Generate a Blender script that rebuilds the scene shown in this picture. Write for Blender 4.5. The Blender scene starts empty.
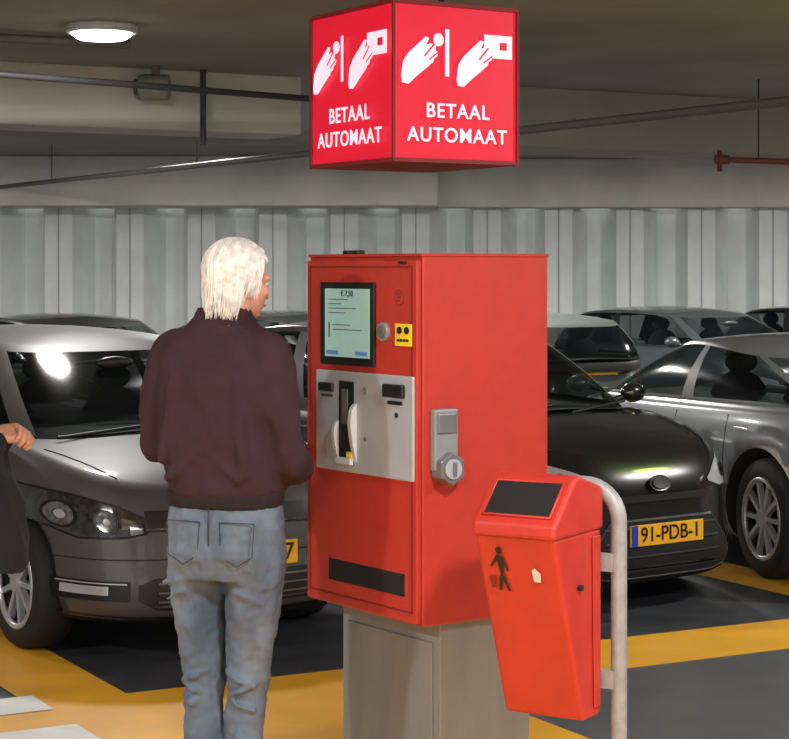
import bpy, bmesh, math, random
import numpy as np
from mathutils import Vector, Matrix, Euler
from mathutils.bvhtree import BVHTree
random.seed(7)
S = bpy.context.scene
try:
    S.view_settings.view_transform = 'Standard'
except Exception: pass
COL = S.collection
R = math.radians

def lin(c):
    return tuple(((v/255)/12.92 if v/255 <= .04045 else ((v/255+.055)/1.055)**2.4) for v in c)

def mat(name, rgb, rough=.5, metal=0., var=.08, scale=8., coat=0., emis=None, est=0., bump=0., rgb2=None, spec=.5, stretch=None, see=0.):
    m = bpy.data.materials.new(name); m.use_nodes = True
    nt = m.node_tree; b = nt.nodes['Principled BSDF']
    b.inputs['Roughness'].default_value = rough
    b.inputs['Metallic'].default_value = metal
    b.inputs['Coat Weight'].default_value = coat
    b.inputs['Coat Roughness'].default_value = .08
    b.inputs['Specular IOR Level'].default_value = spec
    c = lin(rgb)
    tc = nt.nodes.new('ShaderNodeTexCoord')
    mp = nt.nodes.new('ShaderNodeMapping')
    if stretch: mp.inputs['Scale'].default_value = stretch
    nz = nt.nodes.new('ShaderNodeTexNoise'); nz.inputs['Scale'].default_value = scale
    nz.inputs['Detail'].default_value = 5
    nt.links.new(tc.outputs['Object'], mp.inputs['Vector']); nt.links.new(mp.outputs[0], nz.inputs['Vector'])
    rp = nt.nodes.new('ShaderNodeValToRGB')
    c2 = lin(rgb2) if rgb2 else tuple(min(1, v*(1+var)) for v in c)
    c1 = c if rgb2 else tuple(v*(1-var) for v in c)
    rp.color_ramp.elements[0].color = (*c1, 1); rp.color_ramp.elements[0].position = .35
    rp.color_ramp.elements[1].color = (*c2, 1); rp.color_ramp.elements[1].position = .65
    nt.links.new(nz.outputs['Fac'], rp.inputs['Fac']); nt.links.new(rp.outputs['Color'], b.inputs['Base Color'])
    if emis:
        b.inputs['Emission Color'].default_value = (*lin(emis), 1); b.inputs['Emission Strength'].default_value = est
    if bump:
        bp = nt.nodes.new('ShaderNodeBump'); bp.inputs['Strength'].default_value = bump; bp.inputs['Distance'].default_value = .01
        nt.links.new(nz.outputs['Fac'], bp.inputs['Height']); nt.links.new(bp.outputs['Normal'], b.inputs['Normal'])
    if see:
        tr = nt.nodes.new('ShaderNodeBsdfTransparent'); tr.inputs[0].default_value=(.75,.8,.8,1)
        mx = nt.nodes.new('ShaderNodeMixShader'); mx.inputs[0].default_value = see
        nt.links.new(b.outputs[0], mx.inputs[1]); nt.links.new(tr.outputs[0], mx.inputs[2])
        nt.links.new(mx.outputs[0], nt.nodes['Material Output'].inputs['Surface'])
    return m

M = {}
M['conc'] = mat('concrete_light', (212,208,196), .85, var=.10, scale=1.5, bump=.2)
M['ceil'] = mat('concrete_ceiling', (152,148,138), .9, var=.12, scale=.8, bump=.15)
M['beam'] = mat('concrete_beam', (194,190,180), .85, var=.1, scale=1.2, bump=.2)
M['pile'] = mat('sheet_pile', (216,219,218), .6, var=.06, scale=3., bump=.1)
M['floor'] = mat('asphalt_bay', (58,60,66), .42, var=.18, scale=6, bump=.1)
M['lane'] = mat('lane_grey', (86,88,93), .4, var=.08, scale=5, bump=.05)
M['yel'] = mat('floor_yellow', (226,166,44), .42, var=.06, scale=4, bump=.05)
M['wht'] = mat('floor_white', (222,222,220), .5, var=.05)
M['red'] = mat('red_powder_coat', (174,49,37), .45, var=.04, scale=20, coat=.08)
M['red2'] = mat('red_bin', (175,45,35), .5, var=.08, scale=10, coat=.1)
M['dkred'] = mat('dark_red', (115,26,24), .5)
M['steel'] = mat('stainless', (134,136,138), .45, metal=.2, var=.06, scale=14, stretch=(1,1,.15))
M['knob'] = mat('knob_grey', (120,122,126), .35, metal=.4)
M['silver'] = mat('silver_panel', (172,178,188), .4, metal=.2, var=.04)
M['galv'] = mat('galvanised', (148,150,152), .5, metal=.25, var=.12, scale=25)
M['black'] = mat('black_plastic', (18,18,20), .45)
M['dark'] = mat('dark_recess', (10,10,11), .8)
M['rubber'] = mat('rubber', (24,24,25), .8)
M['white'] = mat('white_plastic', (190,193,195), .4)
M['cup'] = mat('cup_grey', (188,192,196), .4)
M['alu'] = mat('alloy', (185,186,190), .3, metal=.5)
M['chrome'] = mat('chrome', (215,215,218), .15, metal=1.)
M['glass'] = mat('car_glass', (14,16,18), .10, var=.2, scale=2.5, spec=.2, see=.5)
M['lampglass'] = mat('headlamp_glass', (44,46,50), .12, coat=1., var=.6, scale=30)
M['lens'] = mat('headlamp_lens', (196,200,206), .12, metal=.4)
M['reflector'] = mat('headlamp_reflector', (132,136,142), .12, metal=.7, var=.5, scale=40, coat=1.)
M['yplate'] = mat('plate_yellow', (236,176,35), .4)
M['blue'] = mat('plate_blue', (30,60,160), .5)
M['yst'] = mat('sticker_yellow', (235,208,40), .5)
M['pipe'] = mat('pipe_grey', (92,90,84), .6)
M['spk'] = mat('speaker_beige', (140,136,124), .6)
M['pdark'] = mat('pipe_dark', (52,52,54), .6)
M['pred'] = mat('pipe_red', (112,46,38), .6)
M['skin'] = mat('skin', (200,146,122), .5, var=.05, scale=30)
M['jacket'] = mat('maroon_jacket', (50,25,35), .9, var=.10, scale=18, bump=.2)
M['jrib'] = mat('jacket_rib', (28,18,24), .9, scale=60, stretch=(1,1,.1), bump=.5)
M['jeans'] = mat('denim', (66,79,98), .88, rgb2=(108,121,138), scale=5, stretch=(1,1,.4), bump=.15)
M['jseam'] = mat('denim_seam', (50,60,76), .9)
M['hair'] = mat('grey_hair', (205,205,204), .5, rgb2=(240,240,239), scale=45)
M['coat'] = mat('black_coat', (22,23,28), .85, scale=12, bump=.3)
M['shoe'] = mat('shoe', (45,36,32), .6)
M['eye'] = mat('eye_white', (190,182,174), .3)
M['iris'] = mat('iris', (50,60,70), .2)
M['lip'] = mat('lip', (170,95,90), .5)
M['seat'] = mat('seat_fabric', (46,47,50), .9)
M['signred'] = mat('sign_red', (140,8,24), .4, emis=(222,20,52), est=.78)
M['signwht'] = mat('sign_white', (220,195,210), .4, emis=(250,215,238), est=.74)
M['screen'] = mat('screen', (100,122,116), .25, emis=(165,200,184), est=.5)
M['scr2'] = mat('screen_blue', (70,110,150), .3, emis=(80,130,180), est=.4)
M['lamp'] = mat('lamp_emit', (255,252,244), .4, emis=(255,252,242), est=12.)

def finish(ob, m, parent):
    COL.objects.link(ob)
    if m is not None:
        for mm in (m if isinstance(m, (list, tuple)) else [m]): ob.data.materials.append(mm)
    if parent: ob.parent = parent
    return ob

def mk(name, v, f, m, parent=None, smooth=False, mi=None):
    me = bpy.data.meshes.new(name); me.from_pydata([tuple(p) for p in v], [], f); me.update()
    if mi: 
        for p, i in zip(me.polygons, mi): p.material_index = i
    if smooth:
        for p in me.polygons: p.use_smooth = True
    return finish(bpy.data.objects.new(name, me), m, parent)

def frombm(name, bm, m, parent=None, smooth=True):
    me = bpy.data.meshes.new(name); bm.to_mesh(me); bm.free()
    if smooth:
        for p in me.polygons: p.use_smooth = True
    return finish(bpy.data.objects.new(name, me), m, parent)

def bev(ob, w, seg=2):
    b = ob.modifiers.new('b', 'BEVEL'); b.width = w; b.segments = seg; b.limit_method = 'ANGLE'
    return ob

def box(name, c, s, m, parent=None, bevel=0., rot=None):
    bm = bmesh.new(); bmesh.ops.create_cube(bm, size=1., matrix=Matrix.Diagonal((*s, 1)))
    ob = frombm(name, bm, m, parent, False); ob.location = c
    if rot: ob.rotation_euler = rot
    if bevel: bev(ob, bevel)
    return ob

def cyl(name, p0, p1, r, m, parent=None, r2=None, seg=24, bevel=0.):
    p0, p1 = Vector(p0), Vector(p1); d = p1-p0
    bm = bmesh.new()
    mx = Matrix.Translation((p0+p1)/2) @ d.to_track_quat('Z', 'Y').to_matrix().to_4x4()
    bmesh.ops.create_cone(bm, cap_ends=True, segments=seg, radius1=r, radius2=r if r2 is None else r2, depth=d.length, matrix=mx)
    for f in bm.faces: f.smooth = len(f.verts) == 4 and seg > 8
    ob = frombm(name, bm, m, parent, False)
    if bevel: bev(ob, bevel)
    return ob

def tube(name, pts, r, m, parent=None, cyc=False, radii=None, kind='POLY'):
    cu = bpy.data.curves.new(name, 'CURVE'); cu.dimensions = '3D'; cu.bevel_depth = r; cu.bevel_resolution = 4; cu.use_fill_caps = True
    sp = cu.splines.new(kind); sp.points.add(len(pts)-1)
    for i, p in enumerate(pts):
        sp.points[i].co = (*p, 1)
        if radii: sp.points[i].radius = radii[i]
    sp.use_cyclic_u = cyc; sp.use_smooth = True
    return finish(bpy.data.objects.new(name, cu), m, parent)

def empty(name, loc=(0,0,0), rz=0., parent=None):
    e = bpy.data.objects.new(name, None); COL.objects.link(e); e.location = loc; e.rotation_euler = (0,0,rz)
    e.empty_display_size = .1
    if parent: e.parent = parent
    return e

def text(name, body, loc, rot, size, m, parent, bold=0., sp=1.):
    cu = bpy.data.curves.new(name, 'FONT'); cu.body = body; cu.size = size; cu.align_x = 'CENTER'; cu.align_y = 'CENTER'
    cu.offset = bold; cu.extrude = .0008; cu.space_character = sp
    ob = finish(bpy.data.objects.new(name, cu), m, parent); ob.location = loc; ob.rotation_euler = rot
    return ob

# ---------------------------------------------------------------- camera
cam = bpy.data.cameras.new('camera'); co = bpy.data.objects.new('camera', cam); COL.objects.link(co)
CH = 1.78; F = 1900.
co.location = (0,0,CH); co.rotation_euler = (R(90),0,0)
cam.lens = F/789*36; cam.sensor_width = 36; cam.sensor_fit = 'HORIZONTAL'; cam.shift_y = -(369.5-268)/789
cam.clip_end = 200
S.camera = co

# ---------------------------------------------------------------- room
X0, X1, Y0, Y1 = -14., 16., -4., 25.
GA = (.879,.477); GB = (-.477,.879)
def uv(u, v): return (u*GA[0]+v*GB[0], u*GA[1]+v*GB[1])
box('floor', ((X0+X1)/2,(Y0+Y1)/2+.3,-.1), (X1-X0+1,Y1-Y0+1.6,.2), M['floor'])
fl = bpy.data.objects['floor']
def paint(name, u0, u1, v0, v1, m, z):
    cs = [uv(u0,v0),uv(u1,v0),uv(u1,v1),uv(u0,v1)]
    v = [(x-(X0+X1)/2,y-((Y0+Y1)/2+.3),z+.1) for x,y in cs]
    mk(name, v, [(0,1,2,3)], m, fl)
paint('yellow_walkway', -2.5,4.07,-1,7.51,M['yel'],.003)
paint('lane', 4.07,10,-1,6.92,M['lane'],.003)
paint('yellow_band', 4.07,12,6.92,7.51,M['yel'],.003)
for i,(a,b) in enumerate([(-.1,.3),(2.38,2.8),(4.55,4.8),(6.8,7.22),(9.2,9.6)]):
    paint('yellow_bay_line', a,b,7.51,12.2,M['yel'],.003)
for i,(a,b) in enumerate([(7.37,7.65),(6.78,7.09),(6.2,6.5),(5.6,5.9)]):
    paint('zebra_stripe', .4,2.44,a,b,M['wht'],.006)

CZ = 3.2
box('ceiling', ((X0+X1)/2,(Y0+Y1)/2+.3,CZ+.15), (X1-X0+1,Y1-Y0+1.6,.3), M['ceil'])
box('wall_left', (X0-.15,(Y0+Y1)/2,CZ/2), (.3,Y1-Y0+1,CZ), M['conc'])
box('wall_right', (X1+.15,(Y0+Y1)/2,CZ/2), (.3,Y1-Y0+1,CZ), M['conc'])
wv=[]; x=X0; PT=.94; prof=[(0,0),(.36,0),(.60,.42),(.84,.42),(PT,0)]
pts=[]
while x < X1:
    for px,py in prof[:-1]: pts.append((x+px, Y1+py))
    x+=PT
for (px,py) in pts: wv += [(px,py,0),(px,py,2.62)]
wf=[(2*i,2*i+2,2*i+3,2*i+1) for i in range(len(pts)-1)]
wb = mk('wall_back', wv, wf, M['pile'])
for i in range(0,len(pts)-3,4):
    px=pts[i][0]
    box('pile_seam',(px+.18,Y1-.004,1.31),(.018,.012,2.6),M['galv'],wb)
box('trim_1', ((X0+.55)/2, Y1-.35, (2.57+CZ)/2), (.55-X0,1.2,CZ-2.57), M['conc'], bevel=.02)
box('trim_2', ((X1+.55)/2, Y1-.05, (2.57+CZ)/2), (X1-.55,.6,CZ-2.57), M['conc'], bevel=.02)

def beam(name, p0, p1, w, z0, m):
    p0=Vector(p0); p1=Vector(p1); d=p1-p0; c=(p0+p1)/2
    return box(name,(c.x,c.y,(z0+CZ)/2),(d.length,w,CZ-z0+.02),m,bevel=.02,rot=(0,0,math.atan2(d.y,d.x)))
gd = Vector(GA); e0 = Vector((-.83,14.4))
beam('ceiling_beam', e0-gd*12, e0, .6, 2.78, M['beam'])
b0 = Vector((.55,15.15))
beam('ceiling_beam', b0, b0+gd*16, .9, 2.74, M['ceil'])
# pipes
PN=Vector((2.05,9.75,2.64)); PF=Vector((-5.0,24.0,2.80))
tube('ceiling_pipe', [tuple(PN+(PN-PF)*.28),tuple(PN),tuple(PF)], .027, M['pipe'])
tube('ceiling_pipe', [(-4.2,9.9,2.96),(-2.42,11.55,2.96),(-.0,13.8,2.96)], .022, M['pdark'])
tube('ceiling_pipe', [(-1.37,13.6,3.2),(-1.37,13.6,2.66)], .022, M['pdark'])
tube('ceiling_pipe', [(-3.4,10.6,3.12),(-1.65,11.8,3.17)], .028, M['pipe'])
sp = empty('sprinkler_pipe')
tube('pipe', [(2.43,14.2,2.59),(4.2,14.6,2.56)], .022, M['pred'], sp)
cyl('head', (2.43,14.2,2.50),(2.43,14.2,2.66),.018,M['pred'],sp)
cyl('coupling', (2.40,14.19,2.59),(2.5,14.22,2.59),.034,M['pred'],sp)
cyl('hanger', (2.74,14.3,2.6),(2.74,14.3,3.2),.006,M['pdark'],sp)
for t in (.25,.55,.85):
    p = PN.lerp(PF,t)
    cyl('pipe_hanger', p,(p.x,p.y,CZ),.005,M['pdark'])
ls = empty('loudspeaker',(-1.68,13.36,3.05))
cyl('horn',(-.12,0,0),(.10,0,0),.092,M['spk'],ls,bevel=.02)
cyl('cap',(-.15,0,0),(-.12,0,0),.06,M['pipe'],ls)
box('bracket',(0,0,.10),(.05,.05,.11),M['pipe'],ls)

LP=1.8
def lamp(x, y, p, col=(1,.975,.935), size=.36):
    e = empty('ceiling_lamp',(x,y,CZ))
    cyl('base',(0,0,-.05),(0,0,0),.21,M['white'],e,bevel=.01)
    cyl('diffuser',(0,0,-.085),(0,0,-.05),.14,M['lamp'],e,r2=.185,bevel=.01)
    l = bpy.data.lights.new('lamp_light','AREA'); l.shape='DISK'; l.size=size; l.energy=p*LP; l.color=col
    o = bpy.data.objects.new('lamp_light',l); COL.objects.link(o); o.parent=e; o.location=(0,0,-.10)
for (x,y,p) in [(-1.71,11.1,50),(4.6,10.2,80),(-4.2,4.2,105),(1.1,3.2,90),(-1.3,0.2,90),(4.2,5.2,80),(-6,13,90),
                (-5.2,18.2,140),(-1.7,18.2,160),(1.0,18.0,150),(5.2,19.2,160),(9,20.5,120),(8.5,14,80),(-9.5,20.5,100)]:
    lamp(x,y,p)
g = bpy.data.lights.new('green_tint_light','POINT'); g.energy=16; g.color=(.6,1,.05); g.shadow_soft_size=.15  # weak green light, added to tint the right ceiling corner; its source is unseen
go = bpy.data.objects.new('tint_light',g); COL.objects.link(go); go.location=(3.6,10.4,2.7)
W = bpy.data.worlds.new('world'); S.world=W; W.use_nodes=True
W.node_tree.nodes['Background'].inputs[0].default_value=(.95,.98,1,1); W.node_tree.nodes['Background'].inputs[1].default_value=1.7

# ---------------------------------------------------------------- cars
def se(phi, n):
    c, s = math.cos(phi), math.sin(phi)
    return (math.copysign(abs(c)**(2/n), c), math.copysign(abs(s)**(2/n), s))
def phis(a, b, n, N):
    fine = np.linspace(0, 2*math.pi, 6001); P = np.array([se(p, n) for p in fine])*np.array([a,b])
    d = np.r_[0, np.cumsum(np.hypot(*np.diff(P,axis=0).T))]
    return np.interp(np.linspace(0,d[-1],N,endpoint=False), d, fine)

def wheel(parent, x, y, rad, side, spokes=10):
    e = empty('wheel',(x,y,rad),0,parent)
    prof=[(rad*.66,0),(rad*.70,.006),(rad*.93,.004),(rad*.985,-.02),(rad,-.05),(rad,-.14),(rad*.97,-.18),(rad*.7,-.19),(rad*.66,-.18)]
    N=40; v=[];f=[]
    for i in range(N):
        a=2*math.pi*i/N
        for (r,yy) in prof: v.append((r*math.cos(a),side*yy,r*math.sin(a)))
    k=len(prof)
    for i in range(N):
        for j in range(k):
            f.append((i*k+j,i*k+(j+1)%k,((i+1)%N)*k+(j+1)%k,((i+1)%N)*k+j))
    mk('tyre',v,f,M['rubber'],e,True)
    cyl('disc',(0,-side*.07,0),(0,-side*.09,0),rad*.66,M['dark'],e,seg=36)
    bm=bmesh.new()
    for i in range(spokes):
        for da in ((-.10,.10) if spokes<9 else (0,)):
            a=2*math.pi*i/spokes+da
            mx=Matrix.Rotation(a,4,'Y')@Matrix.Translation((rad*.36,-side*.02,0))@Matrix.Diagonal((rad*.6,.03,.026,1))
            bmesh.ops.create_cube(bm,size=1,matrix=mx)
    bmesh.ops.create_cone(bm,cap_ends=True,segments=20,radius1=rad*.15,radius2=rad*.13,depth=.05,matrix=Matrix.Translation((0,-side*.015,0))@Matrix.Rotation(R(90),4,'X'))
    frombm('spokes',bm,M['alu'],e,False)
    pts=[(rad*.655*math.cos(2*math.pi*i/36),-side*.005,rad*.655*math.sin(2*math.pi*i/36)) for i in range(36)]
    tube('rim',pts,.016,M['alu'],e,cyc=True)

def car(loc, head, paint_m, L=3.97, Wd=1.68, H=1.46, zsh=None, gh=(-.85,-3.9,-1.65,-3.5), axle=(-.8,-3.27), rad=.31,
        style='a', n=4., spokes=10, plate=None, bvz=.18, pl_z=.47, bpil=.05, fat_c=True, rear_plate=None):
    rz = math.atan2(head[1],head[0])
    root = empty('car',(loc[0],loc[1],0),rz)
    zsh = zsh or [(-L,.86),(-L+.3,.95),(-1.6,.94),(-1.0,.945),(-.6,.885),(-.25,.81),(0,.73)]
    zx=[p[0] for p in zsh]; zz=[p[1] for p in zsh]
    fz=lambda x: float(sum(np.interp(x+o,zx,zz) for o in (-.12,-.06,0,.06,.12))/5)
    a=L/2; b=Wd/2; xc=-a; N=144
    ph=phis(a,b,n,N)
    U=[se(p,n) for p in ph]
    lv=[(0,.90,.10),(.05,.955,.035),(.16,.99,.0),(.34,1.0,.0),(.42,.998,.012),(.5,1.0,.025),(.62,1.0,.035),(.75,.99,.05),(.86,.975,.075),(.94,.955,.115),(1.,.925,.17)]
    V=[];Fc=[]
    zb=bvz
    for t,ws,ins in lv:
        for (cu_,sv) in U:
            x=xc+cu_*(a-ins); y=sv*b*ws
            V.append((x,y,zb+t*(fz(x)-zb)))
    nl=len(lv)
    for s in (.93,.8,.6,.35,.12,0):
        for (cu_,sv) in U:
            x=xc+cu_*(a-.17-(1-s)*.30); y=sv*b*.925*s
            V.append((x,y,fz(x)+.045*(1-s*s)))
        nl+=1
    for k in range(nl-1):
        for i in range(N):
            j=(i+1)%N
            Fc.append((k*N+i,k*N+j,(k+1)*N+j,(k+1)*N+i))
    Fc.append(tuple(reversed(range(N))))
    bm=bmesh.new(); vs=[bm.verts.new(p) for p in V]
    for f in Fc:
        try: bm.faces.new([vs[i] for i in f])
        except ValueError: pass
    bmesh.ops.remove_doubles(bm,verts=bm.verts,dist=.0008)
    bmesh.ops.dissolve_degenerate(bm,edges=bm.edges,dist=.0002)
    bmesh.ops.recalc_face_normals(bm,faces=bm.faces)
    bvh=BVHTree.FromBMesh(bm)
    body=frombm('body',bm,[paint_m,M['dark']],root,True)
    cut=bmesh.new()
    for ax in axle:
        for sd in (-1,1):
            mx=Matrix.Translation((ax,sd*(b-.02),rad+.01))@Matrix.Rotation(R(90),4,'X')
            bmesh.ops.create_cone(cut,cap_ends=True,segments=40,radius1=rad+.05,radius2=rad+.05,depth=.5,matrix=mx)
    for f in cut.faces: f.material_index=1
    cob=frombm('cutter',cut,[paint_m,M['dark']],root,True)
    mod=body.modifiers.new('bool','BOOLEAN'); mod.operation='DIFFERENCE'; mod.object=cob; mod.solver='EXACT'
    dg=bpy.context.evaluated_depsgraph_get(); dg.update()
    me=bpy.data.meshes.new_from_object(body.evaluated_get(dg)); body.modifiers.clear(); body.data=me
    bpy.data.objects.remove(cob)
    bf,br,tf,tr=gh
    ng=4.6
    ac=(bf-br)/2; xcb=(bf+br)/2; at=(tf-tr)/2; xct=(tf+tr)/2
    wb_=b*.90; wt_=b*.70
    pg=phis(ac,wb_,ng,180); UG=[se(p,ng) for p in pg]; NG=len(UG)
    def roofz(x):
        q=(x-(xct+.1))/at
        return H-.045-.05*q*q
    tl=[-.12,0,.07,.25,.5,.75,.93,1.0]
    V=[];Fc=[];mi=[]
    for t in tl:
        tt=max(t,0)
        bul=.03*math.sin(math.pi*tt)
        for (cu_,sv) in UG:
            A_=ac*(1-tt)+at*tt; C_=xcb*(1-tt)+xct*tt
            x=C_+cu_*(A_+bul*1.3); y=sv*((wb_*(1-tt)+wt_*tt)+bul)
            xb=xcb+cu_*ac; xt=xct+cu_*at
            V.append((x,y,fz(xb)*(1-tt)+roofz(xt)*tt + (t*.5 if t<0 else 0)))
    rows=len(tl)
    for s in (.93,.75,.45,.15,0):
        for (cu_,sv) in UG:
            x=xct+cu_*(at-(1-s)*.3)
            V.append((x,sv*wt_*s,roofz(x)+.045*(1-s*s)))
        rows+=1
    def colmat(i):
        p=(pg[i]+pg[(i+1)%NG])/2 if i<NG-1 else (pg[i]+2*math.pi)/2
        d=math.degrees(p)%360
        if d>180: d=360-d
        if d<36: return 1
        if d<47: return 0
        u=UG[i][0]*.5+UG[(i+1)%NG][0]*.5
        if abs(u-(-.02))<bpil: return 2
        if d<128 or (not fat_c and d<134): return 1
        if d<143: return 0
        return 1
    for k in range(rows-1):
        for i in range(NG):
            j=(i+1)%NG
            Fc.append((k*NG+i,k*NG+j,(k+1)*NG+j,(k+1)*NG+i))
            if k<2: mi.append(2)
            elif k>=6: mi.append(0)
            else: mi.append(colmat(i))
    mk('cabin',V,Fc,[paint_m,M['glass'],M['black']],root,True,mi)
    V=[(xcb,0,fz(xcb)+.06)]+[(xcb+cu_*ac*.985,sv*wb_*.985,fz(xcb+cu_*ac)+.058*(1-abs(sv)**2)+.004) for cu_,sv in UG]
    mk('interior_deck',V,[(0,i+1,(i+1)%NG+1) for i in range(NG)],M['seat'],root,True)
    bm=bmesh.new(); xm=(bf+br)/2
    for xs in (xm+.25,xm-.75):
        for sd in (-1,1):
            for (c_,r_) in (((xs,sd*.34,fz(xs)-.02),(.07,.21,.20)),((xs-.03,sd*.34,fz(xs)+.23),(.045,.115,.075))):
                bmesh.ops.create_icosphere(bm,subdivisions=3,radius=1,matrix=Matrix.Translation(c_)@Matrix.Diagonal((*r_,1)))
    frombm('seats',bm,M['seat'],root)
    bm=bmesh.new(); bmesh.ops.create_icosphere(bm,subdivisions=2,radius=1,matrix=Matrix.Translation(((bf*.3+tf*.7),0,H-.17))@Matrix.Diagonal((.02,.11,.035,1)))
    frombm('rear_view_mirror',bm,M['black'],root)
    def hit(y,z,yd=0.):
        return bvh.ray_cast(Vector((1.5,y+yd*1.5,z)),Vector((-1,-yd,0)).normalized())
    def patch(name,ys,zl,zh,m,off=.004,ny=14,nz=5,rear=False,rim=None,rr=.005):
        yy=np.linspace(ys[0],ys[-1],ny); v=[];f=[]; last=Vector((-.1,yy[0],.5))
        for y in yy:
            lo=float(np.interp(y,ys,zl)); hi=float(np.interp(y,ys,zh))
            for k in range(nz):
                z=lo+(hi-lo)*k/(nz-1)
                if rear: r=bvh.ray_cast(Vector((-L-1,y,z)),Vector((1,0,0)))
                else: r=hit(y,z)
                if r[0] is None: p=last.copy()
                else: p=r[0]+r[1]*off*(1 if r[1].x*(-1 if rear else 1)>0 else -1)
                last=p; v.append(p)
        for i in range(ny-1):
            for k in range(nz-1):
                f.append((i*nz+k,(i+1)*nz+k,(i+1)*nz+k+1,i*nz+k+1))
        mk(name,v,f,m,root,True)
        if rim:
            bd=[v[i*nz] for i in range(ny)]+[v[(ny-1)*nz+k] for k in range(1,nz)]+[v[i*nz+nz-1] for i in range(ny-2,-1,-1)]+[v[k] for k in range(nz-2,0,-1)]
            tube(name+'_rim',[tuple(p) for p in bd],rr,rim,root,cyc=True)
    def circ(name,y,z,r,m,off=.008,seg=20,ry=1.):
        v=[];c=hit(y,z)[0]
        if c is None: return
        v.append(c+Vector((off,0,0)))
        for i in range(seg):
            a_=2*math.pi*i/seg
            h=hit(y+ry*r*math.cos(a_),z+r*math.sin(a_))
            p=h[0] if h[0] is not None else c
            v.append(p+Vector((off,0,0))+(h[1]*off*.5 if h[1] else Vector()))
        mk(name,v,[(0,i+1,(i+1)%seg+1) for i in range(seg)],m,root,True)
    if style=='a':
        patch('upper_grille',[-.47,.47],[.60,.60],[.69,.69],M['black'],ny=30)
        patch('chrome_strip',[-.47,.47],[.607,.607],[.615,.615],M['reflector'],.009,ny=30,nz=2)
        patch('lower_grille',[-.52,-.44,.44,.52],[.30,.255,.255,.30],[.37,.40,.40,.37],M['black'],ny=30)
        for z in (.29,.33,.37): patch('slat',[-.44,.44],[z,z],[z+.008,z+.008],M['pipe'],.009,ny=30,nz=2)
        patch('air_lip',[-.74,.74],[.185,.185],[.225,.225],M['black'],ny=40,nz=3)
        patch('bumper_crease',[-.78,.78],[.475,.475],[.480,.480],M['dark'],.003,ny=50,nz=2)
        for sd in (-1,1):
            ys=sorted([sd*.47,sd*.56,sd*.70,sd*.812])
            prof_={.47:(.595,.655),.56:(.575,.705),.70:(.570,.755),.812:(.64,.785)}
            patch('headlight',ys,[prof_[round(abs(y),3)][0] for y in ys],[prof_[round(abs(y),3)][1] for y in ys],M['lampglass'],.006,ny=40,nz=9,rim=M['black'],rr=.004)
            circ('lamp_bezel',sd*.735,.668,.060,M['black'],.010,ry=.62,seg=28)
            circ('lamp_reflector',sd*.735,.668,.050,M['reflector'],.013,ry=.62,seg=28)
            circ('lamp_bulb',sd*.735,.668,.020,M['lens'],.017,ry=.62)
            circ('lamp_bezel',sd*.615,.643,.052,M['black'],.009,ry=.75,seg=28)
            circ('lamp_reflector',sd*.615,.643,.043,M['reflector'],.012,ry=.75,seg=28)
            circ('lamp_bulb',sd*.615,.643,.016,M['lens'],.016,ry=.75)
            ys=sorted([sd*.50,sd*.56]); patch('indicator',ys,[.615,.612] if sd>0 else [.612,.615],[.64,.66] if sd>0 else [.66,.64],M['reflector'],.010,ny=8)
            ys=sorted([sd*.55,sd*.76]); patch('fog_housing',ys,[.295,.295],[.385,.385],M['black'],.004)
            ys=sorted([sd*.62,sd*.74]); patch('fog_lamp',ys,[.322,.322],[.362,.362],M['lens'],.009)
            ys=sorted([sd*.56,sd*.75]); patch('fog_trim',ys,[.372,.372],[.378,.378],M['lens'],.010,nz=2)
        circ('emblem',0,.648,.06,M['chrome'],.014)
        circ('emblem_core',0,.648,.048,M['black'],.017)
    elif style=='b':
        patch('upper_grille',[-.34,.34],[.565,.565],[.60,.60],M['dark'],ny=24)
        patch('lower_grille',[-.50,-.36,.36,.50],[.20,.18,.18,.20],[.30,.47,.47,.30],M['dark'],ny=30,rim=M['pdark'])
        for z in (.22,.29,.36,.43): patch('slat',[-.40,.40],[z,z],[z+.01,z+.01],M['pdark'],.009,ny=30,nz=2)
        patch('grille_trim',[-.36,.36],[.47,.47],[.482,.482],M['chrome'],.009,ny=24,nz=2)
        patch('lip',[-.7,.7],[.145,.145],[.175,.175],M['dark'],ny=40,nz=3)
        for sd in (-1,1):
            ys=sorted([sd*.38,sd*.48,sd*.60,sd*.70])
            prof_={.38:(.64,.66),.48:(.61,.72),.60:(.61,.765),.70:(.65,.775)}
            patch('headlight',ys,[prof_[round(abs(y),3)][0] for y in ys],[prof_[round(abs(y),3)][1] for y in ys],M['lens'],.006,ny=28,nz=7)
            circ('lamp_bulb',sd*.57,.685,.04,M['lampglass'],.014,ry=.8)
            circ('fog_lamp',sd*.60,.30,.045,M['lampglass'],.01)
            circ('fog_lens',sd*.60,.30,.03,M['lens'],.014)
        circ('badge',0,.655,.040,M['chrome'],.014,ry=1.9)
        circ('badge_core',0,.655,.030,M['pdark'],.018,ry=1.9)
    else:
        patch('upper_grille',[-.4,.4],[.56,.56],[.66,.66],M['black'],ny=20)
        patch('lower_grille',[-.5,.5],[.26,.26],[.38,.38],M['black'],ny=20)
        for sd in (-1,1):
            ys=sorted([sd*.5,sd*.78]); patch('headlight',ys,[.58,.60] if sd>0 else [.60,.58],[.66,.74] if sd>0 else [.74,.66],M['lens'],.006,ny=16)
    for sd in (-1,1):
        ys=sorted([sd*.55,sd*.78]); patch('tail_light',ys,[.70,.70],[.87,.87],M['dkred'],.008,rear=True)
    if rear_plate:
        h=bvh.ray_cast(Vector((-L-1,0,rear_plate)),Vector((1,0,0)))[0]
        if h: box('rear_plate',(h.x-.012,0,rear_plate),(.012,.52,.11),M['yplate'],root,bevel=.003)
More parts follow.
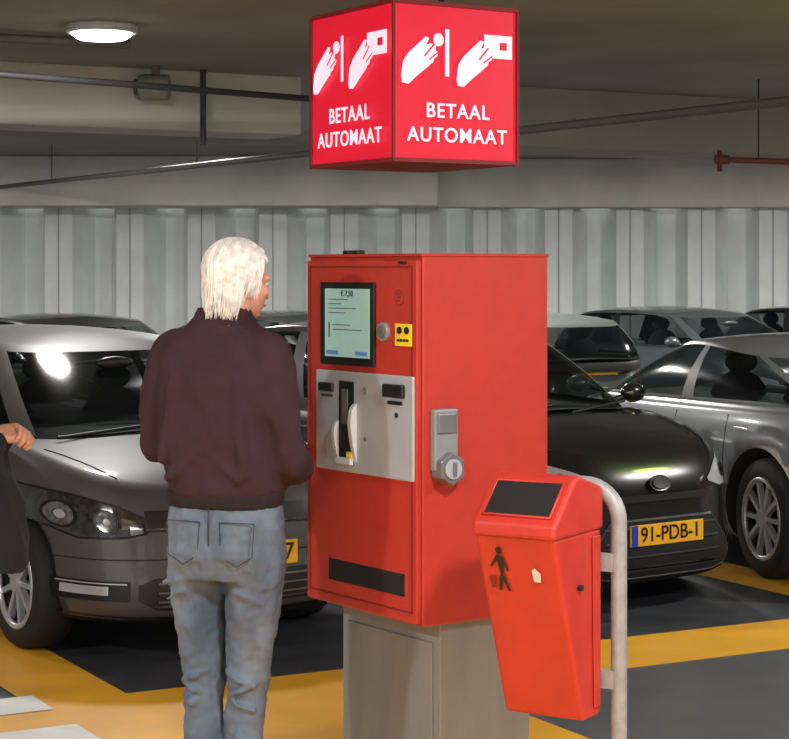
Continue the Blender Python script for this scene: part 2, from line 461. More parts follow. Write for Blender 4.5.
    if plate:
        h=hit(0,pl_z)[0]
        px=h.x+.014
        box('licence_plate',(px,0,pl_z),(.012,.52,.11),M['yplate'],root,bevel=.003)
        box('plate_band',(px+.0065,-.235,pl_z),(.003,.045,.108),M['blue'],root)
        text('plate_text',plate,(px+.008,.02,pl_z),(R(90),0,R(90)),.108,M['black'],root,.001)
    for sd in (-1,1):
        mx_=bf-.42
        bm=bmesh.new(); bmesh.ops.create_icosphere(bm,subdivisions=3,radius=1,matrix=Matrix.Translation((mx_,sd*(b+.07),fz(mx_)+.07))@Matrix.Diagonal((.06,.09,.06,1)))
        frombm('mirror',bm,paint_m,root)
        cyl('mirror_arm',(mx_-.02,sd*(b*.86),fz(mx_)+.02),(mx_,sd*(b+.02),fz(mx_)+.05),.02,M['black'],root)
    for (y0,y1) in ((-.55,.0),(.05,.6)):
        tube('wiper',[(bf+.02-abs(y0)*.1,y0,fz(bf)+.045),(bf-.10-abs(y1)*.08,y1,fz(bf)+.08)],.008,M['black'],root)
    def side(x,z,sd,off=.003):
        r=bvh.ray_cast(Vector((x,sd*2,z)),Vector((0,-sd,0)))
        return (r[0]+Vector((0,sd*off,0))) if r[0] else Vector((x,sd*b,z))
    for sd in (-1,1):
        ln=[]
        for k in range(12):
            x=-.30+(bf+.35)*k/11
            r=bvh.ray_cast(Vector((x,sd*b*(.62+.16*k/11),2)),Vector((0,0,-1)))
            if r[0]: ln.append(tuple(r[0]))
        if len(ln)>3: tube('bonnet_seam',ln,.004,M['dark'],root)
    for sd in (-1,1):
        for x in (xm, bf-.12 if bf-.12<axle[0]-rad-.08 else axle[0]-rad-.1, axle[1]+rad+.08):
            zt=fz(x)-.06
            tube('door_seam',[side(x,zt-(zt-.3)*k/8,sd,.0) for k in range(9)],.0035,M['dark'],root)
        for x in (xm+.16,axle[1]+rad*.3+.1):
            tube('door_handle',[side(x-.08+.04*k,fz(x)-.13,sd,.012) for k in range(5)],.011,M['chrome'] if style=='t' else paint_m,root)
        tube('sill',[side(axle[1]+rad+.08+(axle[0]-axle[1]-2*rad-.16)*k/8,.24,sd,-.005) for k in range(9)],.03,M['black'],root)
    for ax in axle:
        for sd in (-1,1):
            wheel(root,ax,sd*(b*.955),rad,sd,spokes)
    return root

P_grey = mat('paint_grey',(74,73,75),.5,metal=.1,coat=.35,var=.03)
P_black = mat('paint_black',(22,23,25),.25,metal=.1,coat=1.,var=.03)
P_silv = mat('paint_silver_grey',(120,123,128),.3,metal=.3,coat=1.,var=.03)
P_dg = mat('paint_dark_grey',(62,68,70),.3,metal=.2,coat=1.,var=.03)
P_gg = mat('paint_green_grey',(74,80,78),.35,metal=.2,coat=.6,var=.03)
h34=(math.sin(R(34)),-math.cos(R(34)))
car((-.66,8.66),h34,P_grey,plate='53-XTR-7',pl_z=.47,spokes=9)
car((1.42,9.9),(math.sin(R(36)),-math.cos(R(36))),P_black,L=3.95,Wd=1.70,H=1.47,style='b',plate='91-PDB-1',pl_z=.40,bvz=.14,
    zsh=[(-3.95,.88),(-3.6,1.0),(-1.6,.97),(-1.0,.955),(-.6,.90),(-.25,.82),(0,.73)],gh=(-.82,-3.85,-1.6,-3.4),spokes=7)
h17=(-math.sin(R(16)),math.cos(R(16)))
car((1.93,14.70),h17,P_silv,L=4.72,Wd=1.86,H=1.36,style='t',n=4.4,
    zsh=[(-4.72,.88),(-4.45,1.0),(-3.6,.98),(-2.,.93),(-1.2,.91),(-.5,.80),(0,.6)],gh=(-.75,-4.4,-2.0,-3.1),axle=(-.86,-3.72),rad=.345,spokes=10,fat_c=False)
h30=(math.sin(R(31)),-math.cos(R(31)))
for (x,y,pm_,pl) in [(-1.85,15.65,P_black,None),(.25,16.9,P_black,None),(4.3,19.0,P_dg,None),(-4.15,14.55,P_dg,None),(6.4,20.1,P_black,None)]:
    car((x,y),h30,pm_,H=1.36,L=3.9,style='c',plate=pl,pl_z=.5,n=4.2)
rc=Vector((1.90,17.5)); hr=(-h30[0],-h30[1])
car((rc.x+hr[0]*3.9,rc.y+hr[1]*3.9),hr,P_gg,H=1.36,L=3.9,style='c',rear_plate=.82,n=4.2,gh=(-.9,-3.86,-1.6,-3.6))

# ---------------------------------------------------------------- payment machine
pm = empty('parking_payment_machine',(.085,5.67,0),R(35.3))
MW,MD,ZB,ZT=.622,.484,.708,1.815
box('cabinet',(MD/2,MW/2,(ZB+ZT)/2),(MD,MW,ZT-ZB),M['red'],pm,bevel=.004)
box('top_lid',(MD/2-.002,MW/2,ZT+.004),(MD+.008,MW+.008,.010),M['red'],pm,bevel=.003)
box('door',(-.008,MW/2,(ZB+ZT)/2-.002),(.018,MW-.018,ZT-ZB-.02),M['red'],pm,bevel=.003)
SO=.045
def fy(s): return MW*(1-(s+SO))
def fbox(name,s0,s1,z0,z1,m,x=-.02,th=.01,bevel=.002):
    return box(name,(x-th/2+.004,(fy(s0)+fy(s1))/2,(z0+z1)/2),(th,abs(fy(s1)-fy(s0)),z1-z0),m,pm,bevel)
for (a_,b_,c_,d_) in [(.0,.91,1.782,1.786),(.0,.91,.745,.749),(.0,.007,.745,1.786),(.903,.91,.745,1.786)]:
    fbox('seam',a_,b_,c_,d_,M['dkred'],x=-.018,th=.006,bevel=0)
fbox('monitor_frame',.115,.60,1.475,1.735,M['black'])
fbox('screen',.165,.565,1.50,1.715,M['screen'],x=-.027,th=.006)
for i,(z,a_,b_) in enumerate([(1.680,.2,.38),(1.666,.2,.32),(1.652,.2,.45),(1.638,.2,.36),(1.60,.24,.40),(1.585,.24,.5)]):
    fbox('screen_text',a_,b_,z,z+.0025,M['pipe'],x=-.031,th=.003,bevel=0)
text('screen_price','€ 7,50',(-.034,fy(.38),1.699),(R(90),0,R(-90)),.026,M['black'],pm)
fbox('screen_button',.18,.29,1.507,1.520,M['scr2'],x=-.031,th=.003); fbox('screen_button',.44,.55,1.507,1.520,M['scr2'],x=-.031,th=.003)
fbox('screen_outline',.20,.215,1.56,1.61,M['pipe'],x=-.031,th=.003)
cyl('lock',(-.028,fy(.67),1.585),(-.008,fy(.67),1.585),.030,M['steel'],pm,bevel=.004)
cyl('lock_core',(-.034,fy(.67),1.585),(-.028,fy(.67),1.585),.018,M['pipe'],pm)
fbox('sticker',.77,.91,1.545,1.612,M['yst'],x=-.021,th=.004,bevel=0)
cyl('sticker_dot',(-.025,fy(.81),1.592),(-.019,fy(.81),1.592),.011,M['black'],pm)
cyl('sticker_dot',(-.025,fy(.87),1.592),(-.019,fy(.87),1.592),.011,M['black'],pm)
for k in range(4): fbox('sticker_text',.79+.025*k,.808+.025*k,1.558,1.566,M['black'],x=-.024,th=.003,bevel=0)
cyl('emblem',(-.0185,fy(.80),1.69),(-.014,fy(.80),1.69),.024,M['dkred'],pm)
cyl('emblem_inner',(-.0195,fy(.80),1.69),(-.015,fy(.80),1.69),.021,M['red'],pm)
for k in (-1,0,1): fbox('emblem_bar',.785,.815,1.69+k*.01,1.693+k*.01,M['dkred'],x=-.022,th=.003,bevel=0)
fbox('hinge_black',.80,.86,1.792,1.80,M['black'],x=-.018,th=.01)
fbox('panel_frame',.07,.925,1.14,1.455,M['silver'],x=-.016,th=.012,bevel=.004)
fbox('panel_gap',.278,.284,1.145,1.45,M['pipe'],x=-.023,th=.004,bevel=0)
fbox('panel_gap',.425,.431,1.145,1.45,M['pipe'],x=-.023,th=.004,bevel=0)
fbox('coin_bay',.288,.422,1.165,1.425,M['dark'],x=-.0235,th=.006,bevel=0)
fbox('bay_top',.29,.42,1.43,1.448,M['yst'],x=-.024,th=.003,bevel=0)
fbox('bay_insert',.315,.37,1.29,1.40,M['pipe'],x=-.027,th=.005)
def cup(s0,s1,z0,z1,dep,m):
    n_=16; prof_=[]
    for i in range(n_+1):
        t=i/n_; prof_.append((-.021-dep*math.sin(math.pi*min(1,t**.6*1.0))**.9 if 0<t<1 else -.021, z1+(z0-z1)*t))
    ya_,yb_=fy(s0),fy(s1); k=n_+1
    vv=[(x_,ya_,z) for x_,z in prof_]+[(x_,yb_,z) for x_,z in prof_]
    f=[tuple(range(k)),tuple(reversed(range(k,2*k)))]+[(i,i+k,i+1+k,i+1) for i in range(n_)]+[(0,n_,k+n_,k)]
    mk('coin_cup',vv,f,m,pm)
cup(.262,.285,1.165,1.30,.022,M['cup']); cup(.418,.445,1.165,1.36,.026,M['cup'])
fbox('cup_bottom',.285,.418,1.165,1.185,M['cup'],x=-.025,th=.018)
fbox('cup_sticker',.37,.415,1.186,1.205,M['yst'],x=-.028,th=.008,bevel=0)
fbox('ticket_slot_frame',.095,.255,1.365,1.425,M['steel'],x=-.021,th=.006)
fbox('ticket_slot',.11,.24,1.388,1.416,M['black'],x=-.024,th=.014,bevel=.004)
fbox('ticket_slot_lip',.12,.23,1.370,1.380,M['pipe'],x=-.023,th=.006)
fbox('arrow',.17,.18,1.31,1.345,M['pipe'],x=-.023,th=.003,bevel=0)
fbox('arrow_head',.155,.195,1.335,1.341,M['pipe'],x=-.023,th=.003,bevel=0)
fbox('banknote_frame',.67,.88,1.355,1.438,M['steel'],x=-.021,th=.006)
fbox('banknote_slot',.69,.86,1.388,1.428,M['black'],x=-.024,th=.016,bevel=.004)
fbox('banknote_lip',.72,.84,1.366,1.378,M['black'],x=-.023,th=.010)
for (a_,b_,c_,d_) in [(.76,.765,1.25,1.30),(.815,.82,1.25,1.30),(.76,.82,1.25,1.254),(.76,.82,1.296,1.30),(.78,.80,1.265,1.285)]:
    fbox('icon',a_,b_,c_,d_,M['pipe'],x=-.023,th=.003,bevel=0)
cyl('arrow',(-.026,fy(.79),1.335),(-.02,fy(.79),1.335),.008,M['black'],pm)
cyl('button',(-.026,fy(.52),1.40),(-.02,fy(.52),1.40),.012,M['steel'],pm)
cyl('button',(-.026,fy(.52),1.25),(-.02,fy(.52),1.25),.007,M['pipe'],pm)
fbox('logo',.82,.89,1.160,1.167,M['pipe'],x=-.023,th=.003,bevel=0)
fbox('logo_dark',.79,.81,1.156,1.172,M['black'],x=-.023,th=.003,bevel=0)
fbox('change_tray_frame',.165,.86,.778,.868,M['red'],x=-.016,th=.006,bevel=.002)
fbox('change_tray',.18,.845,.79,.858,M['dark'],x=-.018,th=.006,bevel=.002)
for s_ in (.27,.36): box('top_hinge',(.02,fy(s_),ZT+.014),(.03,.03,.014),M['black'],pm,bevel=.004)
box('lock_cover',(.068,-.014,1.265),(.088,.028,.185),M['steel'],pm,bevel=.006)
box('lock_cover_lid',(.068,-.03,1.315),(.070,.01,.06),M['knob'],pm,bevel=.004)
cyl('hex_knob',(.072,-.055,1.18),(.072,-.0,1.18),.050,M['knob'],pm,seg=6,bevel=.004)
cyl('hex_knob_core',(.072,-.060,1.18),(.072,-.05,1.18),.030,M['silver'],pm)
box('hex_knob_grip',(.072,-.064,1.18),(.012,.008,.044),M['knob'],pm,bevel=.003)
box('pedestal',(.09+.175,.03+.27,ZB/2),(.35,.53,ZB),M['steel'],pm,bevel=.004)
box('pedestal_door',(.088,.30,.34),(.008,.46,.60),M['steel'],pm,bevel=.002)
box('foot_plate',(.265,.30,.008),(.42,.62,.016),M['steel'],pm,bevel=.003)

# ---------------------------------------------------------------- illuminated sign
sg = empty('illuminated_sign',(-.003,5.8,0),R(31.5))
SW,SL,Z0,Z1=.462,.520,2.112,2.598
box('light_box',(SW/2,SL/2,(Z0+Z1)/2),(SW-.01,SL-.01,Z1-Z0-.01),M['signred'],sg)
t_=.008
for (x,y) in ((0,0),(SW,0),(0,SL),(SW,SL)): box('corner_frame',(x,y,(Z0+Z1)/2),(t_,t_,Z1-Z0),M['dkred'],sg)
for z in (Z0,Z1):
    for y in (0,SL): box('edge_frame',(SW/2,y,z),(SW,t_,t_*1.6),M['dkred'],sg)
    for x in (0,SW): box('edge_frame',(x,SL/2,z),(t_,SL,t_*1.6),M['dkred'],sg)
box('underside',(SW/2,SL/2,Z0),(SW-.01,SL-.01,.012),M['dkred'],sg)
for x in (.12,SW-.12): cyl('hanger_rod',(x,SL/2,Z1),(x,SL/2,CZ),.01,M['pdark'],sg)
HAND=[(.0,.02),(.04,.30),(.14,.46),(.34,.66),(.46,.78),(.53,.76),(.47,.62),(.56,.66),(.66,.62),(.64,.54),(.70,.50),(.68,.42),(.62,.38),(.60,.30),(.48,.20),(.30,.04),(.14,-.12),(.02,-.10)]
def ico(face,u0,v0,su,sv,poly,m=M['signwht'],name='icon',off=.006):
    WF = SW if face=='R' else SL
    v=[]
    for (a_,b_) in poly:
        u=(u0+a_*su)*WF; z=Z0+(v0+b_*sv)*(Z1-Z0)
        v.append((u,-off,z) if face=='R' else (-off,SL-u,z))
    mk(name,v,[tuple(range(len(v)))],m,sg)
def rect(w,h,ang=0,c=(0,0)):
    o=[]
    for (x,y) in ((-w,-h),(w,-h),(w,h),(-w,h)):
        o.append((c[0]+x*math.cos(ang)-y*math.sin(ang),c[1]+x*math.sin(ang)+y*math.cos(ang)))
    return o
for fc in 'RL':
    ico(fc,.05,.52,.42,.34,HAND,name='hand_icon')
    ico(fc,.415,.52,1,1,rect(.016,.15,0,(0,.17)),name='slot_icon')
    circ_=[(.345+.042*math.cos(k*.5236),.77+.042*math.sin(k*.5236)) for k in range(12)]
    ico(fc,0,0,1,1,circ_,name='coin_icon',off=.0065)
    ico(fc,.49,.52,.42,.34,HAND,name='hand_icon')
    ico(fc,0,0,1,1,rect(.115,.075,.0,(.83,.75)) ,name='card_icon',off=.0062)
    ico(fc,0,0,1,1,rect(.03,.025,.0,(.87,.755)),M['signred'],name='card_chip',off=.0075)
    for (cx_,cz_) in ((.27,.70),(.71,.70)):
        ico(fc,0,0,1,1,rect(.055,.006,.8,(cx_,cz_)),M['signred'],name='finger_line',off=.0078)
        ico(fc,0,0,1,1,rect(.045,.005,.6,(cx_+.035,cz_-.035)),M['signred'],name='finger_line',off=.0078)
        ico(fc,0,0,1,1,rect(.045,.005,.5,(cx_+.045,cz_-.075)),M['signred'],name='finger_line',off=.0078)
for (tx,vz) in (('BETAAL',.315),('AUTOMAAT',.160)):
    z=Z0+vz*(Z1-Z0)
    text('sign_text',tx,(SW*.5,-.007,z),(R(90),0,0),.0625,M['signwht'],sg,.0008,1.12)
    text('sign_text',tx,(-.007,SL*.5,z),(R(90),0,R(-90)),.0675,M['signwht'],sg,.0008,1.12)

# ---------------------------------------------------------------- trash bin
tb = empty('trash_bin',(.430,5.10,0),math.atan2(.857,.515))
BW=.25
def prism(name,prof,y0,y1,m,parent,bevel=0.):
    n_=len(prof); v=[(p[0],y0,p[1]) for p in prof]+[(p[0],y1,p[1]) for p in prof]
    f=[tuple(range(n_)),tuple(reversed(range(n_,2*n_)))]+[(i,i+n_,(i+1)%n_+n_,(i+1)%n_) for i in range(n_)]
    ob=mk(name,v,f,m,parent)
    bm=bmesh.new(); bm.from_mesh(ob.data); bmesh.ops.recalc_face_normals(bm,faces=bm.faces); bm.to_mesh(ob.data); bm.free()
    if bevel: bev(ob,bevel,3)
    return ob
prism('body',[(.002,1.05),(.30,1.05),(.30,.523),(.188,.523)],.002,BW-.002,M['red2'],tb,.012)
prism('hood',[(-.004,1.045),(-.004,1.083),(.125,1.205),(.155,1.208),(.305,1.165),(.305,1.045)],-.004,BW+.004,M['red2'],tb,.012)
def slant(name,a0,a1,y0,y1,off,m):
    p0=Vector((-.004,0,1.083)); p1=Vector((.125,0,1.205)); d=(p1-p0); nrm=Vector((-d.z,0,d.x)).normalized()
    q0=p0+d*a0+nrm*off; q1=p0+d*a1+nrm*off
    mk(name,[(q0.x,y0,q0.z),(q0.x,y1,q0.z),(q1.x,y1,q1.z),(q1.x,y0,q1.z)],[(0,1,2,3)],m,tb)
slant('opening',.16,.86,.022,BW-.022,.003,M['dark'])
pa=[(.16,.022),(.16,BW-.022),(.86,BW-.022),(.86,.022)]
p0=Vector((-.004,0,1.083)); dd=Vector((.129,0,.122)); nn=Vector((-.122,0,.129)).normalized()
tube('opening_rim',[tuple(p0+dd*a_+nn*.003+Vector((0,y,0))) for a_,y in pa],.005,M['red2'],tb,cyc=True)
def fpt(y,z,off=.004):
    t=(1.05-z)/(1.05-.523); return (.002+.186*t-off, y, z)
def fpoly(name,yz,m,off=.005,s=.8,c=(.175,.95)): mk(name,[fpt(c[0]+(y-c[0])*s,c[1]+(z-c[1])*s,off) for y,z in yz],[tuple(range(len(yz)))],m,tb)
fpoly('pictogram_body',[(.175,.93),(.185,.93),(.19,.985),(.215,.96),(.22,.965),(.19,1.005),(.165,1.0),(.15,.95),(.157,.945),(.165,.97)],M['black'])
fpoly('pictogram_legs',[(.19,.93),(.17,.93),(.155,.875),(.165,.875),(.178,.915),(.19,.875),(.2,.878)],M['black'])
fpoly('pictogram_head',[(.178+.012*math.cos(k*.628),1.02+.014*math.sin(k*.628)) for k in range(10)],M['black'])
fpoly('pictogram_bin',[(.228,.885),(.21,.885),(.206,.925),(.232,.925)],M['dkred'])
fpoly('label',[(.085,.92),(.06,.92),(.055,.95),(.075,.97),(.088,.96)],M['white'],s=.8,c=(.07,.94))
cyl('lock_pin',(.15,-.012,.90),(.15,0,.90),.008,M['dark'],tb)
prism('side_rib',[(.235,1.03),(.285,1.03),(.285,.55),(.245,.55)],-.004,.0,M['red2'],tb,.002)
ya,yb=-.040,BW-.02; xr=.328; zt=1.165
pts=[(xr,ya,0),(xr,ya,zt-.10)]
for k in range(1,9):
    a_=R(90*k/9); pts.append((xr,ya+.10*(1-math.cos(a_)),zt-.10+.10*math.sin(a_)))
pts.append((xr,ya+.1,zt)); pts.append((xr,yb-.1,zt))
for k in range(1,9):
    a_=R(90*k/9); pts.append((xr,yb-.1+.10*math.sin(a_),zt-.10+.10*math.cos(a_)))
pts+=[(xr,yb,zt-.1),(xr,yb,.56)]
tube('frame',pts,.023,M['galv'],tb)
box('bracket',(.31,BW/2-.02,.95),(.02,BW+.03,.05),M['galv'],tb); box('bracket',(.31,BW/2-.02,.62),(.02,BW+.03,.05),M['galv'],tb)
cyl('foot',(xr,ya,0),(xr,ya,.01),.06,M['galv'],tb)

# ---------------------------------------------------------------- people
def limb(bm,pts,rs,seg=16):
    P=[Vector(p) for p in pts]
    for i,p in enumerate(P):
        bmesh.ops.create_icosphere(bm,subdivisions=3,radius=rs[i],matrix=Matrix.Translation(p))
    for i in range(len(P)-1):
        d=P[i+1]-P[i]
        mx=Matrix.Translation((P[i]+P[i+1])/2)@d.to_track_quat('Z','Y').to_matrix().to_4x4()
        bmesh.ops.create_cone(bm,cap_ends=True,segments=seg,radius1=rs[i],radius2=rs[i+1],depth=d.length,matrix=mx)
def ell(bm,c,r,rot=None):
    mx=Matrix.Translation(c)@(rot.to_matrix().to_4x4() if rot else Matrix())@Matrix.Diagonal((*r,1))
    bmesh.ops.create_icosphere(bm,subdivisions=4,radius=1,matrix=mx)
def rings(bm,rg,seg=32,n=2.4):
    prev=None
    for (z,cx,cy,rx,ry) in rg:
        cur=[]
        for i in range(seg):
            u,v=se(2*math.pi*i/seg,n); cur.append(bm.verts.new((cx+rx*u,cy+ry*v,z)))
        if prev:
            for i in range(seg): bm.faces.new((prev[i],prev[(i+1)%seg],cur[(i+1)%seg],cur[i]))
        else: bm.faces.new(list(reversed(cur)))
        prev=cur
    bm.faces.new(prev)
def organic(name,bm,m,parent,vox=.01,smooth=6,disp=None):
    ob=frombm(name,bm,m,parent,True)
    r=ob.modifiers.new('r','REMESH'); r.mode='VOXEL'; r.voxel_size=vox; r.use_smooth_shade=True
    s=ob.modifiers.new('s','SMOOTH'); s.iterations=smooth; s.factor=.6
    if disp:
        for k,(st,sz) in enumerate(disp):
            t=bpy.data.textures.new(name+'_fold%d'%k,'CLOUDS'); t.noise_scale=sz; t.noise_depth=0
            d=ob.modifiers.new('d','DISPLACE'); d.texture=t; d.strength=st; d.mid_level=.5; d.texture_coords='LOCAL'
        s=ob.modifiers.new('s2','SMOOTH'); s.iterations=2; s.factor=.5
    return ob
def hand(parent,wrist,direction,palm_n,side,curl=45,name='hand'):
    y=Vector(direction).normalized(); z=-Vector(palm_n); z=(z-y*z.dot(y)).normalized(); x=y.cross(z)
    T=Matrix((( x.x,y.x,z.x,wrist[0]),(x.y,y.y,z.y,wrist[1]),(x.z,y.z,z.z,wrist[2]),(0,0,0,1)))
    bm=bmesh.new()
    def tp(p): return T@Vector(p)
    for fx in (-.028,-.010,.010,.028):
        limb(bm,[tp((fx*.6,0,0)),tp((fx*.9,.045,0)),tp((fx,.088,0))],[.018,.0155,.0125])
    bx=[(.029,.075,.0090),(.010,.083,.0092),(-.010,.077,.0088),(-.028,.060,.0078)]
    for i,(fx,Lf,r) in enumerate(bx):
        p=[(side*fx,.088,0)]; a_=0; q=Vector(p[0])
        for j,frac in enumerate((.45,.31,.24)):
            a_+=R(curl*(.8+.08*i)) if j else R(curl*.6)
            q=q+Vector((side*fx*.12*(1-j*.3),math.cos(a_)*Lf*frac,-math.sin(a_)*Lf*frac)); p.append(tuple(q))
        limb(bm,[tp(k) for k in p],[r*1.12,r*1.05,r*.98,r*.82],10)
    limb(bm,[tp((side*.018,.022,-.004)),tp((side*.043,.05,-.018)),tp((side*.046,.078,-.034)),tp((side*.036,.10,-.044))],[.015,.0125,.0105,.0088],10)
    limb(bm,[tp((0,-.05,0)),tp((0,.0,0))],[.024,.022])
    return organic(name,bm,M['skin'],parent,.0035,3)

def head(parent,loc,rz,tilt,hm=None,seed=1,long=1.):
    rnd=random.Random(seed)
    e=empty('head',loc,0,parent); e.rotation_mode='ZXY'; e.rotation_euler=(tilt,0,rz)
    bm=bmesh.new()
    ell(bm,(0,-.012,.035),(.074,.094,.088)); ell(bm,(0,.03,-.03),(.058,.062,.075)); ell(bm,(0,.052,-.078),(.032,.032,.028))
    limb(bm,[(0,.085,.012),(0,.108,-.026)],[.009,.013]); limb(bm,[(-.011,.096,-.030),(.011,.096,-.030)],[.008,.008])
    limb(bm,[(-.045,.072,.022),(0,.084,.027),(.045,.072,.022)],[.011,.011,.011])
    limb(bm,[(-.018,.086,-.058),(0,.091,-.057),(.018,.086,-.058)],[.007,.008,.007])
    for s in (-1,1): 
        ell(bm,(s*.074,-.005,-.005),(.010,.02,.033),Euler((R(-8),0,R(s*20)))); ell(bm,(s*.045,.055,-.02),(.022,.02,.022))
    limb(bm,[(0,-.02,-.05),(0,-.03,-.15)],[.056,.056])
    organic('face',bm,M['skin'],e,.005,5)
    for s in (-1,1):
        bm=bmesh.new(); ell(bm,(s*.031,.076,.004),(.013,.011,.008)); frombm('eye',bm,M['eye'],e)
        bm=bmesh.new(); ell(bm,(s*.031,.0862,.004),(.0055,.003,.0055)); frombm('iris',bm,M['iris'],e)
    bm=bmesh.new(); ell(bm,(0,.096,-.0575),(.019,.004,.005)); frombm('mouth',bm,M['lip'],e)
    hm=hm or M['hair']
    bm=bmesh.new(); ell(bm,(0,-.024,.04),(.083,.096,.090)); ell(bm,(0,-.05,-.035),(.068,.058,.080))
    if long>1: ell(bm,(0,-.055,-.075),(.055,.045,.055))
    organic('hair_cap',bm,hm,e,.007,4)
    cu=bpy.data.curves.new('hair_locks','CURVE'); cu.dimensions='3D'; cu.bevel_depth=.0026; cu.bevel_resolution=2; cu.use_fill_caps=True
    for k in range(1700):
        az=rnd.uniform(-math.pi,math.pi)
        fr=abs(az)/math.pi
        te=R(rnd.uniform(125,156)) if fr<.48 else (R(rnd.uniform(104,130)) if fr<.68 else R(rnd.uniform(50,76)))
        ts=R(rnd.uniform(0,70)); off=rnd.uniform(.98,1.07); tw=rnd.uniform(-.10,.10)-(.35*math.sin(az) if fr>.3 else 0)
        if te<ts+.3: ts=te*.3
        wv_=rnd.uniform(.0,.05); flick=rnd.uniform(-.04,.12)
        sp=cu.splines.new('POLY'); n_=10; sp.points.add(n_-1)
        for i in range(n_):
            q=i/(n_-1); th=ts+(te-ts)*q; A=az+tw*q+wv_*math.sin(q*6+k)
            rr=off*(1+flick*max(0,q-.65)*2.4)
            low=max(0,th-R(105))
            thc=min(th,R(106))
            x=math.sin(A)*math.sin(thc)*.086*rr*(1-.30*low)
            y=-math.cos(A)*math.sin(thc)*.100*rr*(1-.16*low)-.022
            z=.04+math.cos(thc)*.092*rr - low*.118*long
            sp.points[i].co=(x,y,z,1); sp.points[i].radius=(.5+.8*math.sin(math.pi*min(1,q*.9+.12)))*(1 if i<n_-1 else .4)
    finish(bpy.data.objects.new('hair_locks',cu),hm,e)
    return e

def shoes(parent,feet,m):
    for i,(x,y,a_) in enumerate(feet):
        bm=bmesh.new()
        d=Vector((math.sin(a_),math.cos(a_),0))
        p=Vector((x,y,.045))
        limb(bm,[p-d*.06,p+d*.05+Vector((0,0,-.003)),p+d*.16+Vector((0,0,-.012))],[.042,.043,.033])
        limb(bm,[p-d*.04,p-d*.04+Vector((0,0,.06))],[.042,.042])
        for v in bm.verts: v.co.z=max(v.co.z,.004)
        organic('shoe',bm,m,parent,.007,3)

# --- man at machine (local +Y = facing away from camera)
man = empty('man',(-.525,5.80,0),R(-20))
bm=bmesh.new()
rings(bm,[(1.09,.01,0,.180,.122),(1.12,.01,0,.190,.134),(1.20,.005,-.004,.192,.140),(1.30,0,-.006,.190,.138),(1.42,0,-.01,.20,.135),(1.50,0,-.01,.20,.128),(1.565,.0,-.012,.165,.10),(1.61,0,-.010,.108,.084),(1.645,.005,.0,.078,.076)])
limb(bm,[(-.160,-.01,1.52),(-.195,-.03,1.40),(-.208,-.02,1.24),(-.15,.13,1.19),(-.09,.27,1.20)],[.068,.064,.057,.052,.040])
limb(bm,[(.160,-.01,1.52),(.195,-.02,1.40),(.216,-.0,1.20),(.18,.15,1.16),(.12,.29,1.20)],[.068,.065,.059,.054,.040])
for (p_,q_,r_) in [((-.10,-.125,1.46),(-.14,-.13,1.20),.018),((.10,-.125,1.45),(.13,-.128,1.17),.018),((.0,-.135,1.24),(.11,-.13,1.15),.016),((-.02,-.135,1.22),(-.12,-.13,1.15),.016),((.02,-.13,1.50),(.03,-.135,1.30),.014)]:
    limb(bm,[p_,q_],[r_,r_])
organic('jacket',bm,M['jacket'],man,.008,6,[(.022,.10),(.008,.045)])
bm=bmesh.new(); rings(bm,[(1.055,.01,0,.176,.120),(1.07,.01,0,.182,.125),(1.095,.01,0,.185,.128),(1.112,.01,0,.180,.123)])
organic('hem_rib',bm,M['jrib'],man,.008,2)
bm=bmesh.new(); rings(bm,[(1.605,.004,-.006,.094,.084),(1.635,.006,-.006,.088,.082),(1.660,.012,-.004,.082,.078)])
organic('collar_rib',bm,M['jacket'],man,.007,2)
bm=bmesh.new(); limb(bm,[(-.11,.235,1.198),(-.085,.28,1.202)],[.038,.034]); limb(bm,[(.135,.26,1.19),(.115,.30,1.203)],[.038,.034])
organic('cuffs',bm,M['jrib'],man,.006,2)
bm=bmesh.new()
rings(bm,[(.84,.015,0,.155,.108),(.92,.015,-.008,.182,.125),(1.0,.015,-.004,.184,.122),(1.08,.012,0,.170,.112)])
limb(bm,[(-.085,0,.90),(-.082,.012,.70),(-.072,.02,.50),(-.064,-.005,.30),(-.062,-.02,.10)],[.095,.080,.062,.060,.057])
limb(bm,[(.110,0,.90),(.092,.015,.70),(.070,.03,.50),(.060,.01,.30),(.056,-.01,.10)],[.095,.080,.062,.060,.057])
for s in (-1,1):
    for (z,dz,w) in [(.84,.02,.07),(.80,.03,.06),(.54,.02,.045),(.50,-.02,.045),(.46,.015,.04),(.36,.02,.04),(.28,-.02,.04)]:
        cx=s*(.075+.025*(z>.7)); rr_=.094-(.90-z)*.09 if z>.5 else .056
        limb(bm,[(cx-w,-rr_+.030,z+dz*s),(cx,-rr_+.002,z),(cx+w,-rr_+.030,z-dz*s)],[.008,.010,.008],8)
organic('jeans',bm,M['jeans'],man,.0065,3,[(.014,.06),(.007,.022)])
for s in (-1,1):
    cx=.015+s*.088
    pp=[(cx-.055,1.02),(cx+.055,1.02),(cx+.05,.92),(cx,.89),(cx-.05,.92)]
    tube('back_pocket_seam',[(x,-.121-.010*(1-abs(x-.01)/.16) if z<1 else -.116-.010*(1-abs(x-.01)/.16),z) for x,z in pp],.0022,M['jseam'],man,cyc=True)
tube('centre_seam',[(.013,-.126,1.06),(.013,-.128,.98),(.013,-.122,.90),(.013,-.10,.83)],.0025,M['jseam'],man)
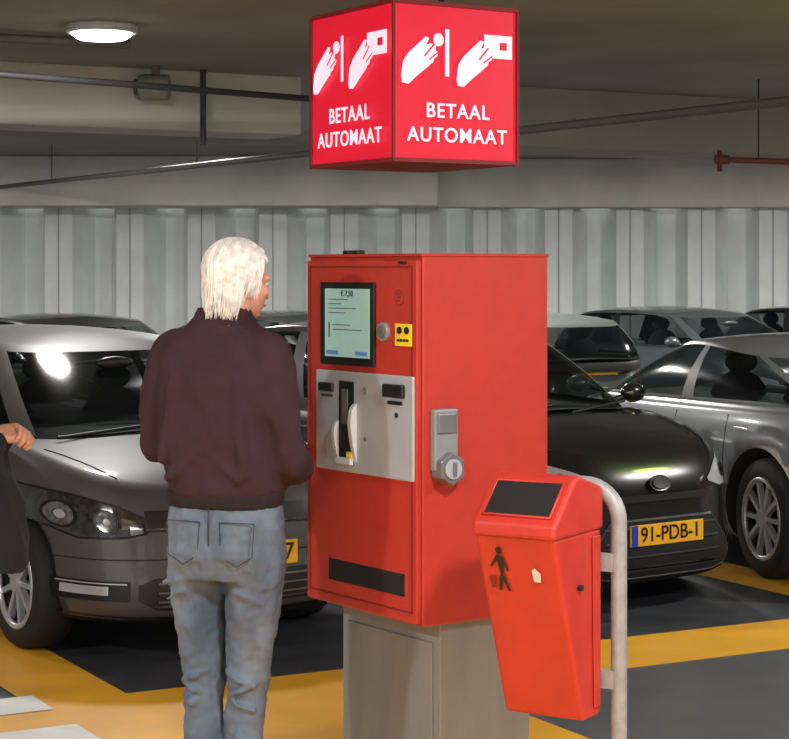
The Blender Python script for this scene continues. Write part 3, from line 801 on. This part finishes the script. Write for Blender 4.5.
shoes(man,[(-.068,.0,-.15),(.062,.01,.18)],M['shoe'])
hand(man,(-.075,.305,1.205),(.45,.85,.1),(.6,-.2,-.7),1,curl=42)
hand(man,(.105,.325,1.208),(-.45,.85,.1),(-.6,-.2,-.7),-1,curl=42)
box('wallet',(.01,.415,1.195),(.10,.07,.018),M['shoe'],man,bevel=.004,rot=(R(10),0,0))
head(man,(.048,.02,1.733),R(-25),R(-8),long=1.3)

# --- bystander, mostly out of frame at left; faces +X
by = empty('person',(-1.455,6.2,0),R(-90))
bm=bmesh.new()
rings(bm,[(.80,0,.08,.21,.175),(.88,0,.08,.21,.178),(1.0,0,.065,.205,.172),(1.12,0,.04,.20,.155),(1.28,0,.0,.20,.14),(1.40,0,-.03,.195,.125),(1.47,0,-.04,.15,.10),(1.52,0,-.04,.085,.075)])
limb(bm,[(-.17,-.03,1.43),(-.215,-.01,1.30),(-.22,.05,1.14),(-.15,.11,1.18),(-.07,.155,1.222)],[.066,.064,.060,.054,.045])
limb(bm,[(.17,-.03,1.43),(.215,-.01,1.30),(.22,.07,1.12),(.16,.13,1.165),(.08,.165,1.215)],[.066,.064,.064,.056,.046])
organic('coat',bm,M['coat'],by,.010,6,[(.02,.1)])
bm=bmesh.new()
rings(bm,[(.74,0,.03,.15,.12),(.86,0,.03,.17,.13),(.95,0,.03,.16,.12)])
limb(bm,[(-.09,.03,.80),(-.088,.03,.46),(-.09,.0,.09)],[.09,.062,.052]); limb(bm,[(.09,.03,.80),(.088,.03,.46),(.09,.0,.09)],[.09,.062,.052])
organic('trousers',bm,M['coat'],by,.01,4,[(.012,.06)])
shoes(by,[(-.09,.02,-.1),(.09,.02,.1)],M['shoe'])
hand(by,(-.050,.165,1.238),(.50,.8,.12),(.5,-.1,-.8),1,curl=55)
hand(by,(.060,.165,1.238),(-.50,.8,.05),(-.5,-.1,-.8),-1,curl=55)
hb=mat('brown_hair',(70,52,40),.6,rgb2=(95,72,55),scale=40)
head(by,(0,-.06,1.62),0,R(-5),hm=hb,seed=3,long=.5)
